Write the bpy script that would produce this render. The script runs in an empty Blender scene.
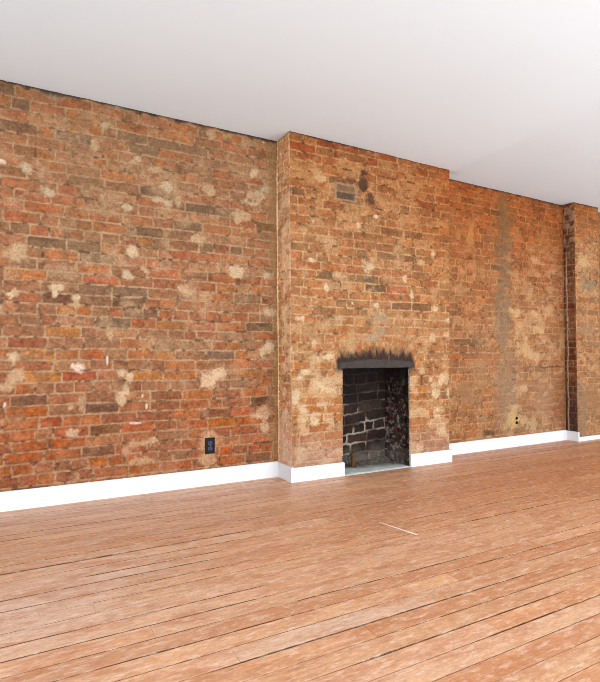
import bpy, bmesh, math, random
import numpy as np
from mathutils import Matrix, Vector

random.seed(7)
RNG = np.random.RandomState(11)
COL = bpy.context.scene.collection
H = 2.63                       # ceiling height (m)

# ------------------------------------------------------------------ layout (metres)
XL = -1.30                     # left end of the built wall
XB0, L0, L0F = 1.800, -0.028, -0.028      # chimney breast left side (inner / front corner lean)
XB1, L1 = 3.363, 0.022         # chimney breast right side
D1, D1R = 0.217, 0.236         # breast projection left / right
XP, LP = 5.377, -0.018         # pier left side
YR0, YR1 = -0.026, 0.004      # right wall plane
DP = 0.131                     # pier projection
XPE = 5.80                     # pier right end
XR = 8.2
FX0, FX1 = 2.246, 2.905        # firebox opening
FZ = 0.872                     # opening cut (the lintel covers its top)
YB = 0.085                     # firebox back
BH, BT = 0.110, 0.018          # baseboard

# measured plaster spots (u, z, ru, rz, sRGB) and odd-coloured bricks (u, z, sRGB), in metres on each wall
PATCH = {
 'L': [(0.048,2.105,0.028,0.031,(196,180,146)),(0.156,1.977,0.040,0.029,(196,180,146)),(0.016,1.581,0.066,0.056,(190,163,124)),(-0.029,1.311,0.043,0.031,(205,184,146)),(0.215,1.369,0.035,0.022,(205,184,146)),(0.216,1.331,0.017,0.026,(205,184,146)),(0.345,1.313,0.030,0.020,(205,184,146)),(0.340,1.273,0.018,0.026,(190,163,124)),(-0.018,0.937,0.032,0.031,(205,184,146)),(0.356,0.859,0.036,0.032,(228,214,190)),(0.010,0.814,0.049,0.031,(190,163,124)),(-0.058,0.748,0.048,0.024,(190,163,124)),(-0.027,0.778,0.032,0.037,(190,163,124)),(0.319,0.442,0.036,0.032,(205,184,146)),(-0.062,0.639,0.008,0.015,(228,214,190)),(0.371,0.625,0.018,0.052,(190,163,124)),(0.352,0.157,0.036,0.032,(190,163,124)),(-0.093,2.123,0.016,0.009,(228,214,190)),(0.506,2.469,0.032,0.034,(196,180,146)),(0.723,2.279,0.027,0.028,(196,180,146)),(0.846,2.238,0.091,0.028,(190,163,124)),(0.444,2.328,0.025,0.033,(190,163,124)),(0.600,2.620,0.085,0.027,(150,136,112)),(0.201,2.611,0.058,0.032,(150,136,112)),(0.924,2.123,0.036,0.036,(196,180,146)),(0.861,2.022,0.070,0.028,(196,180,146)),(0.666,1.945,0.026,0.021,(196,180,146)),(0.688,1.639,0.040,0.034,(205,184,146)),(0.657,1.493,0.046,0.034,(196,180,146)),(1.010,2.036,0.022,0.036,(190,163,124)),(0.611,0.822,0.032,0.023,(205,184,146)),(0.676,0.773,0.023,0.041,(205,184,146)),(0.619,0.654,0.032,0.047,(205,184,146)),(0.651,0.713,0.026,0.040,(205,184,146)),(0.766,0.341,0.074,0.034,(190,163,124)),(0.834,0.356,0.021,0.028,(205,184,146)),(0.761,0.219,0.081,0.027,(190,163,124)),(0.642,0.298,0.026,0.040,(190,163,124)),(0.757,0.662,0.007,0.014,(228,214,190)),(0.784,0.593,0.007,0.014,(228,214,190)),(0.712,0.481,0.033,0.007,(228,214,190)),(1.379,2.589,0.048,0.030,(176,160,110)),(1.261,2.572,0.039,0.030,(190,163,124)),(1.670,2.178,0.078,0.063,(196,180,146)),(1.561,2.146,0.050,0.062,(190,163,124)),(1.610,2.333,0.034,0.031,(205,184,146)),(1.677,2.596,0.017,0.012,(228,214,190)),(1.432,1.567,0.057,0.038,(205,184,146)),(1.715,1.565,0.061,0.039,(196,180,146)),(1.487,1.983,0.066,0.061,(190,163,124)),(1.544,2.105,0.058,0.039,(196,180,146)),(1.742,1.286,0.052,0.039,(196,180,146)),(1.287,0.796,0.078,0.059,(205,184,146)),(1.226,0.746,0.061,0.036,(205,184,146)),(1.717,1.013,0.052,0.047,(205,184,146)),(1.657,0.966,0.025,0.031,(205,184,146)),(1.642,0.483,0.051,0.038,(205,184,146)),(1.676,0.389,0.034,0.031,(205,184,146)),(1.651,0.528,0.059,0.038,(190,163,124)),(1.236,0.288,0.069,0.102,(190,163,124)),(1.222,0.167,0.061,0.043,(190,163,124)),(0.776,1.529,0.034,0.028,(190,163,124)),(0.545,1.076,0.025,0.033,(190,163,124)),(0.300,0.603,0.035,0.026,(190,163,124)),(1.248,2.160,0.046,0.037,(190,163,124)),(1.152,1.778,0.068,0.029,(190,163,124)),(0.528,0.910,0.006,0.033,(228,214,190)),(1.044,1.407,0.044,0.036,(190,163,124)),],
 'B': [(2.077,2.311,0.055,0.024,(205,184,146)),(2.014,2.355,0.045,0.023,(190,163,124)),(1.987,1.971,0.027,0.023,(205,184,146)),(2.398,1.991,0.030,0.024,(205,184,146)),(2.579,2.079,0.031,0.015,(228,214,190)),(2.497,1.651,0.050,0.057,(205,184,146)),(2.567,1.344,0.031,0.029,(205,184,146)),(2.851,1.578,0.033,0.034,(205,184,146)),(2.938,1.447,0.022,0.060,(205,184,146)),(3.188,1.347,0.035,0.022,(205,184,146)),(3.329,1.255,0.036,0.027,(205,184,146)),(3.352,1.121,0.049,0.045,(205,184,146)),(3.151,1.092,0.035,0.035,(205,184,146)),(1.978,1.670,0.027,0.015,(205,184,146)),(2.105,1.479,0.018,0.031,(205,184,146)),(2.339,1.358,0.019,0.020,(228,214,190)),(1.857,1.221,0.034,0.023,(205,184,146)),(1.832,0.645,0.034,0.052,(205,184,146)),(1.971,0.458,0.080,0.045,(205,184,146)),(1.901,0.530,0.035,0.030,(205,184,146)),(2.077,0.559,0.054,0.031,(205,184,146)),(2.114,0.673,0.073,0.023,(205,184,146)),(2.050,0.606,0.036,0.031,(190,163,124)),(1.858,0.771,0.043,0.022,(205,184,146)),(2.087,0.130,0.054,0.023,(190,163,124)),(2.215,1.234,0.057,0.024,(190,163,124)),(1.891,1.223,0.017,0.038,(205,184,146)),(1.988,1.020,0.018,0.038,(205,184,146)),(2.123,0.928,0.046,0.023,(205,184,146)),(1.901,0.815,0.043,0.023,(205,184,146)),(2.033,0.714,0.045,0.031,(205,184,146)),(1.859,0.234,0.043,0.030,(190,163,124)),(3.137,0.717,0.023,0.026,(205,184,146)),(3.266,0.732,0.048,0.044,(205,184,146)),(3.194,0.603,0.047,0.052,(205,184,146)),(3.228,0.444,0.047,0.044,(205,184,146)),(3.262,0.285,0.047,0.053,(205,184,146)),(3.032,0.156,0.034,0.043,(205,184,146)),(3.348,0.615,0.024,0.044,(205,184,146)),(3.123,0.363,0.034,0.026,(205,184,146)),(2.587,1.238,0.072,0.049,(158,142,112)),(2.617,1.141,0.062,0.049,(156,138,108)),(2.526,1.082,0.061,0.033,(156,138,108)),(2.448,2.340,0.050,0.066,(74,58,50)),(2.469,2.425,0.040,0.025,(86,64,52)),(2.518,2.219,0.041,0.041,(92,70,56)),(2.331,2.337,0.059,0.024,(110,82,62)),(3.167,1.829,0.023,0.035,(205,184,146)),(2.509,2.622,0.041,0.025,(190,163,124)),(2.329,1.063,0.039,0.080,(170,135,85)),(2.763,1.069,0.043,0.084,(170,135,85)),(1.798,0.996,0.025,0.037,(205,184,146)),(2.216,1.573,0.047,0.032,(190,163,124)),(3.041,1.747,0.046,0.026,(190,163,124)),(2.123,1.839,0.056,0.024,(190,163,124)),],
 'R': [(4.349,1.965,0.106,0.619,(136,114,86)),(4.367,2.276,0.091,0.415,(140,118,90)),(4.340,1.299,0.120,0.409,(140,116,88)),(4.391,0.586,0.183,0.408,(156,128,98)),(4.499,0.757,0.031,0.082,(96,72,64)),(3.865,2.116,0.055,0.079,(190,150,96)),(3.690,2.126,0.040,0.058,(186,140,86)),(4.614,1.204,0.111,0.052,(204,166,116)),(4.508,1.388,0.093,0.042,(204,166,116)),(4.840,1.390,0.082,0.043,(204,166,116)),(4.848,1.959,0.066,0.043,(204,166,116)),(4.463,0.266,0.107,0.102,(196,172,118)),(4.790,0.204,0.097,0.063,(196,168,116)),(4.621,0.599,0.079,0.052,(204,166,116)),(4.510,0.397,0.061,0.041,(204,166,116)),(4.902,1.210,0.083,0.043,(204,166,116)),(4.832,0.911,0.098,0.064,(204,166,116)),(4.017,0.795,0.142,0.118,(168,130,92)),(3.796,0.557,0.108,0.096,(160,118,80)),(3.862,1.821,0.055,0.039,(190,140,90)),(4.124,0.168,0.086,0.030,(100,76,50)),(4.974,0.513,0.134,0.236,(172,132,96)),(4.658,0.995,0.095,0.105,(204,166,116)),(4.715,1.682,0.080,0.085,(176,136,92)),],
 'P': [(5.574,1.726,0.112,0.056,(150,128,96)),(5.533,2.396,0.149,0.068,(158,128,90)),(5.546,1.221,0.130,0.078,(160,130,96)),(5.506,1.978,0.092,0.067,(204,166,116)),(5.603,0.441,0.149,0.223,(158,116,78)),(5.472,0.282,0.054,0.330,(150,122,92)),],
}
BRICK = {
 'L': [(0.021,2.490,(96,82,66)),(-0.038,2.414,(112,98,78)),(0.370,2.340,(98,84,64)),(0.270,1.650,(92,78,60)),(0.396,1.644,(116,102,78)),(0.034,2.329,(120,86,64)),(-0.094,2.612,(96,82,66)),(0.621,2.473,(98,82,60)),(0.655,2.411,(116,96,74)),(0.858,2.410,(96,82,66)),(0.715,2.333,(108,86,64)),(0.804,2.336,(122,104,80)),(0.792,2.060,(96,82,66)),(0.843,1.780,(92,74,58)),(0.534,1.564,(110,96,76)),(1.532,1.148,(80,70,54)),(1.181,1.980,(96,84,66)),(1.280,1.993,(112,98,78)),(0.506,0.580,(98,80,64)),(0.061,0.646,(98,76,64)),(0.156,0.641,(120,86,68)),(1.129,1.856,(120,98,72)),(1.634,0.590,(100,66,44)),(0.576,0.443,(128,92,62)),(1.233,0.935,(128,106,84)),(0.399,1.361,(98,70,58)),(0.176,1.278,(118,74,56)),(0.292,1.277,(108,68,54)),(0.667,1.133,(106,92,70)),(0.620,1.280,(120,94,66)),(0.587,1.346,(116,96,78)),(0.504,1.341,(124,98,80)),(0.270,1.206,(196,122,52)),(0.383,1.210,(194,116,50)),(0.306,1.072,(200,132,58)),(0.326,0.923,(202,112,52)),(0.416,0.923,(198,104,52)),(0.124,0.930,(194,124,56)),(0.098,0.787,(202,136,60)),(0.019,0.556,(190,108,48)),(0.102,0.507,(190,104,46)),(0.274,0.783,(168,78,50)),(0.769,0.806,(200,128,52)),(0.941,0.788,(194,118,54)),(0.735,0.929,(196,110,56)),(0.801,0.963,(194,122,60)),(1.009,1.149,(188,122,62)),(0.766,1.183,(176,96,58)),(0.868,1.201,(184,108,62)),(1.390,0.453,(186,112,40)),(1.576,0.441,(180,104,42)),(1.533,0.806,(184,112,46)),(1.372,1.002,(192,120,54)),(1.615,1.081,(180,92,44)),(1.252,1.501,(168,92,50)),(1.514,1.505,(160,84,42)),(0.472,1.439,(188,104,72)),(0.411,1.428,(192,110,74)),(0.056,1.911,(188,104,66)),(0.227,1.846,(190,100,52)),(0.036,1.783,(190,104,62)),(0.322,1.780,(158,102,62)),(0.050,2.402,(188,112,68)),(0.291,2.442,(190,112,44)),(0.399,2.479,(200,120,48)),(0.047,2.604,(172,106,60)),(0.588,2.548,(176,96,52)),(0.260,2.547,(176,90,50)),(1.381,2.256,(184,100,58)),(1.687,2.275,(184,86,36)),(1.678,2.494,(150,84,34)),(1.586,2.073,(180,96,48)),(1.587,1.918,(168,90,48)),(1.731,1.920,(110,76,36)),(1.037,2.344,(178,100,56)),(0.789,2.474,(176,104,60)),(0.595,1.840,(178,102,62)),(0.809,1.699,(184,120,56)),(1.079,1.647,(176,92,56)),(-0.006,0.423,(196,108,52)),(0.214,0.506,(176,86,44)),(0.303,0.360,(190,104,48)),(0.076,0.355,(184,100,48)),(0.132,0.300,(190,100,48)),(0.871,0.873,(150,96,64)),(0.077,0.232,(184,98,44)),(-0.003,0.149,(146,78,48)),(0.218,0.154,(140,78,56)),(0.106,0.130,(92,74,58)),(0.304,0.233,(128,82,58)),(0.423,0.298,(124,92,70)),(1.313,0.245,(196,108,50)),(1.598,1.088,(172,90,46)),],
 'B': [(1.787,2.195,(96,78,64)),(1.838,2.195,(124,98,72)),(2.909,2.208,(116,86,50)),(2.588,1.493,(100,76,56)),(2.733,1.494,(184,96,62)),(2.427,1.572,(110,90,66)),(2.661,1.781,(124,88,60)),(2.841,1.781,(122,86,58)),(3.061,1.358,(122,86,56)),(2.850,1.349,(128,90,62)),(2.819,1.635,(166,96,54)),(2.638,1.215,(188,94,58)),(1.943,1.628,(176,92,48)),(1.926,1.566,(176,94,44)),(2.050,1.568,(130,92,60)),(2.123,1.558,(126,92,60)),(1.855,2.557,(172,88,40)),(2.032,2.561,(168,86,40)),(2.216,2.565,(168,88,42)),(1.942,2.474,(164,88,48)),(2.264,2.494,(166,88,44)),(2.509,2.556,(160,84,42)),(2.769,2.571,(164,84,40)),(3.045,2.551,(150,82,36)),(2.715,2.324,(166,98,50)),(2.877,2.470,(170,96,44)),(3.277,2.349,(168,86,48)),(3.159,2.261,(158,88,46)),(2.767,1.994,(146,92,58)),(2.661,1.981,(142,90,58)),(2.952,1.989,(130,84,52)),(1.944,0.701,(190,110,44)),(2.015,0.661,(186,104,44)),(1.988,0.503,(188,110,52)),(2.150,0.432,(188,112,48)),(2.051,0.354,(182,106,52)),(1.901,0.290,(184,104,62)),(2.051,0.225,(186,108,58)),(3.034,0.643,(186,112,50)),(3.090,0.512,(182,108,52)),(3.263,0.355,(170,92,50)),(3.089,0.297,(168,96,46)),(3.203,0.150,(166,96,58)),(2.123,2.114,(150,88,56)),(2.263,2.310,(140,108,80)),(2.273,2.255,(142,106,80)),(2.282,2.193,(104,90,70)),],
 'R': [(4.339,2.407,(104,84,62)),(4.336,2.159,(96,76,56)),(4.365,2.060,(102,80,58)),(4.347,1.852,(92,78,60)),(4.316,1.696,(110,90,66)),(4.034,1.071,(134,108,80)),(3.991,0.962,(136,112,84)),(3.813,0.943,(100,78,60)),(3.721,1.039,(118,84,54)),(3.786,0.875,(184,106,50)),(3.990,0.864,(182,104,54)),(4.173,0.763,(184,110,68)),(3.759,2.426,(140,92,48)),(3.978,2.408,(144,92,48)),(5.227,0.394,(176,92,48)),(4.128,0.525,(164,96,50)),(3.622,0.195,(176,104,58)),],
 'P': [(5.585,2.256,(116,92,66)),(5.574,1.737,(128,112,84)),(5.573,2.570,(170,100,52)),(5.652,0.999,(176,110,60)),(5.596,1.874,(176,132,90)),],
}


# ------------------------------------------------------------------ helpers
def s2l(c):
    c = np.asarray(c, float) / 255.0
    return np.where(c <= 0.04045, c / 12.92, ((c + 0.055) / 1.055) ** 2.4)

def _h(ix, iy, seed):
    n = (ix * 374761393 + iy * 668265263 + seed * 362437) & 0x7fffffff
    n = ((n ^ (n >> 13)) * 1274126177) & 0x7fffffff
    n = (n ^ (n >> 16)) & 0xffff
    return n / 65535.0

def vn(x, y, seed=0):
    xi = np.floor(x).astype(np.int64); yi = np.floor(y).astype(np.int64)
    fx = x - xi; fy = y - yi
    fx = fx * fx * (3 - 2 * fx); fy = fy * fy * (3 - 2 * fy)
    a = _h(xi, yi, seed); b = _h(xi + 1, yi, seed); c = _h(xi, yi + 1, seed); d = _h(xi + 1, yi + 1, seed)
    return (a * (1 - fx) + b * fx) * (1 - fy) + (c * (1 - fx) + d * fx) * fy

def fbm(x, y, seed=0, o=4):
    s = 0.0; a = 0.5; t = 0.0
    for k in range(o):
        s = s + a * vn(x * 2 ** k + 17.3 * k, y * 2 ** k - 9.1 * k, seed + 31 * k); t += a; a *= 0.5
    return s / t

def sst(a, b, x):
    t = np.clip((x - a) / (b - a), 0, 1)
    return t * t * (3 - 2 * t)

def lerp(a, b, t):
    return a + (b - a) * t

# ------------------------------------------------------------------ node materials
class NT:
    def __init__(s, name):
        s.m = bpy.data.materials.new(name); s.m.use_nodes = True
        s.t = s.m.node_tree; s.n = s.t.nodes; s.b = s.n['Principled BSDF']
    def new(s, kind, **kw):
        n = s.n.new(kind)
        for k, v in kw.items(): setattr(n, k, v)
        return n
    def link(s, a, b): s.t.links.new(a, b)
    def noise(s, scale, detail=4, rough=0.6, stretch=(1, 1, 1), coord='Object'):
        tc = s.new('ShaderNodeTexCoord'); mp = s.new('ShaderNodeMapping')
        mp.inputs['Scale'].default_value = stretch
        s.link(tc.outputs[coord], mp.inputs['Vector'])
        n = s.new('ShaderNodeTexNoise'); n.inputs['Scale'].default_value = scale
        n.inputs['Detail'].default_value = detail; n.inputs['Roughness'].default_value = rough
        s.link(mp.outputs[0], n.inputs['Vector'])
        return n.outputs['Fac']
    def ramp(s, fac, stops):
        r = s.new('ShaderNodeValToRGB'); e = r.color_ramp.elements
        while len(e) < len(stops): e.new(0.5)
        for i, (p, c) in enumerate(stops):
            e[i].position = p
            e[i].color = (*c, 1) if not np.isscalar(c) else (c, c, c, 1)
        s.link(fac, r.inputs['Fac']); return r.outputs['Color']
    def mix(s, a, b, fac, mode='MIX'):
        m = s.new('ShaderNodeMix', data_type='RGBA', blend_type=mode)
        for sock, v in ((m.inputs[0], fac), (m.inputs[6], a), (m.inputs[7], b)):
            if hasattr(v, 'is_linked'): s.link(v, sock)
            elif np.isscalar(v): sock.default_value = v
            else: sock.default_value = (*v, 1)
        return m.outputs[2]
    def bump(s, height, strength, dist):
        b = s.new('ShaderNodeBump'); b.inputs['Strength'].default_value = strength
        b.inputs['Distance'].default_value = dist
        s.link(height, b.inputs['Height']); s.link(b.outputs[0], s.b.inputs['Normal'])
    def attr(s, name):
        a = s.new('ShaderNodeAttribute'); a.attribute_name = name; return a.outputs['Color']

def lin(c): return tuple(float(v) for v in s2l(c))

def brick_material():
    t = NT('old_brick')
    n1 = t.noise(90, 5, 0.7); n2 = t.noise(260, 3, 0.7)
    c = t.mix(t.attr('tone'), t.ramp(n1, [(0.32, 0.64), (0.68, 1.20)]), 1.0, 'MULTIPLY')
    c = t.mix(c, t.ramp(n2, [(0.32, 0.70), (0.68, 1.18)]), 1.0, 'MULTIPLY')
    t.link(c, t.b.inputs['Base Color'])
    t.b.inputs['Roughness'].default_value = 0.92
    t.b.inputs['Specular IOR Level'].default_value = 0.15
    t.bump(n1, 0.35, 0.004)
    return t.m

def floor_material():
    t = NT('worn_pine_boards')
    base = t.attr('tone')
    g1 = t.noise(6, 6, 0.65, (0.9, 9, 1))          # long grain streaks
    g2 = t.noise(22, 5, 0.7, (0.55, 7, 1))
    bl = t.noise(7, 6, 0.72, (0.5, 1.5, 1))        # blotchy worn varnish
    sp = t.noise(30, 5, 0.75, (0.45, 1.6, 1))        # scuffs
    c = t.mix(base, t.ramp(g1, [(0.25, 0.80), (0.75, 1.18)]), 0.9, 'MULTIPLY')
    c = t.mix(c, t.ramp(g2, [(0.3, 0.84), (0.7, 1.14)]), 0.9, 'MULTIPLY')
    dk = t.ramp(bl, [(0.46, 0.0), (0.62, 1.0)])
    c = t.mix(c, lin((176, 112, 74)), t.mix((0, 0, 0), dk, 0.62))
    wh = t.ramp(sp, [(0.50, 0.0), (0.66, 1.0)])
    c = t.mix(c, lin((238, 212, 192)), t.mix((0, 0, 0), wh, 0.50))
    fs = t.ramp(t.noise(75, 4, 0.8, (0.5, 1.3, 1)), [(0.32, 0.78), (0.68, 1.14)])
    c = t.mix(c, fs, 1.0, 'MULTIPLY')
    t.link(c, t.b.inputs['Base Color'])
    t.link(t.ramp(bl, [(0.3, 0.50), (0.7, 0.36)]), t.b.inputs['Roughness'])
    t.b.inputs['Specular IOR Level'].default_value = 0.35
    t.bump(g2, 0.12, 0.002)
    return t.m

def flat_material(name, rgb, rough=0.6, var=0.06, scale=8, spec=0.3, bump=0.0, metal=0.0):
    t = NT(name)
    n = t.noise(scale, 5, 0.65)
    c = t.mix(lin(rgb), t.ramp(n, [(0.25, 1 - var), (0.75, 1 + var)]), 1.0, 'MULTIPLY')
    t.link(c, t.b.inputs['Base Color'])
    t.b.inputs['Roughness'].default_value = rough
    t.b.inputs['Specular IOR Level'].default_value = spec
    t.b.inputs['Metallic'].default_value = metal
    if bump: t.bump(n, bump, 0.004)
    return t.m

M_BRICK = brick_material()
M_FLOOR = floor_material()
M_TRIM = flat_material('white_gloss_paint', (210, 213, 217), 0.45, 0.02, 5, 0.25)
M_CEIL = flat_material('ceiling_plaster', (213, 228, 239), 0.95, 0.012, 1.2, 0.1, 0.03)
M_SLOT = flat_material('shadow_gap', (34, 26, 20), 0.95, 0.2, 10, 0.05)
M_SOOT = flat_material('soot', (26, 22, 20), 0.95, 0.3, 18, 0.1, 0.3)
def slab_material():
    t = NT('hearth_cement'); n = t.noise(9, 5, .7); n2 = t.noise(60, 4, .7)
    c = t.mix(t.attr('tone'), t.ramp(n, [(.3, .82), (.7, 1.12)]), 1.0, 'MULTIPLY')
    c = t.mix(c, t.ramp(n2, [(.3, .82), (.7, 1.12)]), 1.0, 'MULTIPLY')
    t.link(c, t.b.inputs['Base Color']); t.b.inputs['Roughness'].default_value = 0.9
    t.bump(n2, 0.3, 0.003); return t.m
M_SLAB = slab_material()
M_NAVY = flat_material('dark_blue_plastic', (17, 18, 26), 0.6, 0.05, 30, 0.15)
M_NAVY2 = flat_material('blue_plastic', (34, 39, 62), 0.4, 0.05, 30, 0.4)
M_BLACK = flat_material('black_hole', (14, 12, 12), 0.9, 0.05, 30, 0.1)
M_STEEL = flat_material('screw_steel', (120, 122, 130), 0.4, 0.05, 40, 0.5, 0, 0.8)
M_RUST = flat_material('rust', (84, 62, 40), 0.9, 0.35, 60, 0.1, 0.4)
M_LATCH = flat_material('sooty_iron', (54, 47, 43), 0.85, 0.5, 30, 0.35, 0.4)
M_PLASTER = flat_material('old_plaster', (168, 136, 92), 0.95, 0.35, 45, 0.1, 0.35)
M_RUBBLE = flat_material('mortar_rubble', (92, 84, 74), 0.95, 0.35, 40, 0.1, 0.4)

# ------------------------------------------------------------------ object helpers
def link_mesh(name, me, mat, parent=None, kind=None):
    o = bpy.data.objects.new(name, me); COL.objects.link(o)
    if mat is not None: me.materials.append(mat)
    if parent is not None: o.parent = parent
    if kind: o['kind'] = kind
    return o

def from_bm(name, bm, mat, parent=None, kind=None, smooth=False):
    bmesh.ops.recalc_face_normals(bm, faces=bm.faces)
    me = bpy.data.meshes.new(name); bm.to_mesh(me); bm.free()
    if smooth:
        for p in me.polygons: p.use_smooth = True
    return link_mesh(name, me, mat, parent, kind)

def thing(name, label, cat, loc=(0, 0, 0), rotz=0.0, group=None):
    o = bpy.data.objects.new(name, None); COL.objects.link(o)
    o.empty_display_size = 0.05
    o.location = loc; o.rotation_euler = (0, 0, rotz)
    o['label'] = label; o['category'] = cat
    if group: o['group'] = group
    return o

def bm_box(bm, x0, x1, y0, y1, z0, z1, bev=0.0, seg=2):
    r = bmesh.ops.create_cube(bm, size=1.0)
    vs = r['verts']
    for v in vs:
        v.co = Vector((lerp(x0, x1, v.co.x + .5), lerp(y0, y1, v.co.y + .5), lerp(z0, z1, v.co.z + .5)))
    if bev:
        es = list({e for v in vs for e in v.link_edges})
        bmesh.ops.bevel(bm, geom=es, offset=bev, segments=seg, profile=0.6, affect='EDGES')

# ------------------------------------------------------------------ brick surfaces
def make_rows(seed, u0, u1, nrows, base_len, header_every):
    rng = np.random.RandomState(seed); rows = []
    for k in range(-2, nrows + 3):
        header = header_every and (k % header_every == 3)
        u = u0 - rng.rand() * base_len - 0.3; js = [u]
        while u < u1 + 0.4:
            r = rng.rand()
            if header: ln = base_len * 0.5 * (0.88 + 0.26 * rng.rand())
            elif r < 0.20: ln = base_len * (0.42 + 0.14 * rng.rand())
            elif r < 0.28: ln = base_len * (0.62 + 0.15 * rng.rand())
            else: ln = base_len * (0.93 + 0.15 * rng.rand())
            u += ln; js.append(u)
        rows.append(np.array(js))
    return rows

PAL_L = [((186,116,64),14), ((194,122,62),9), ((178,102,64),14), ((178,122,88),16), ((160,108,72),15), ((182,138,96),11), ((148,114,82),9), ((126,100,76),3), ((168,92,60),5)]
PAL_B = [((184,120,70),18), ((190,130,78),16), ((174,106,60),15), ((190,138,92),12), ((160,108,68),12), ((178,128,82),12), ((144,108,74),5), ((178,94,54),5)]
PAL_R = [((178,112,62),18), ((172,104,54),16), ((182,124,76),14), ((166,102,60),14), ((186,132,84),10), ((158,104,66),10), ((146,98,62),4)]
PAL_F = [((36,26,24),14), ((46,31,27),10), ((58,34,31),8), ((28,23,22),14), ((66,54,47),4)]
PAL_S = [((132,70,36),12), ((112,56,28),12), ((150,88,48),8), ((94,54,34),6)]

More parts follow.
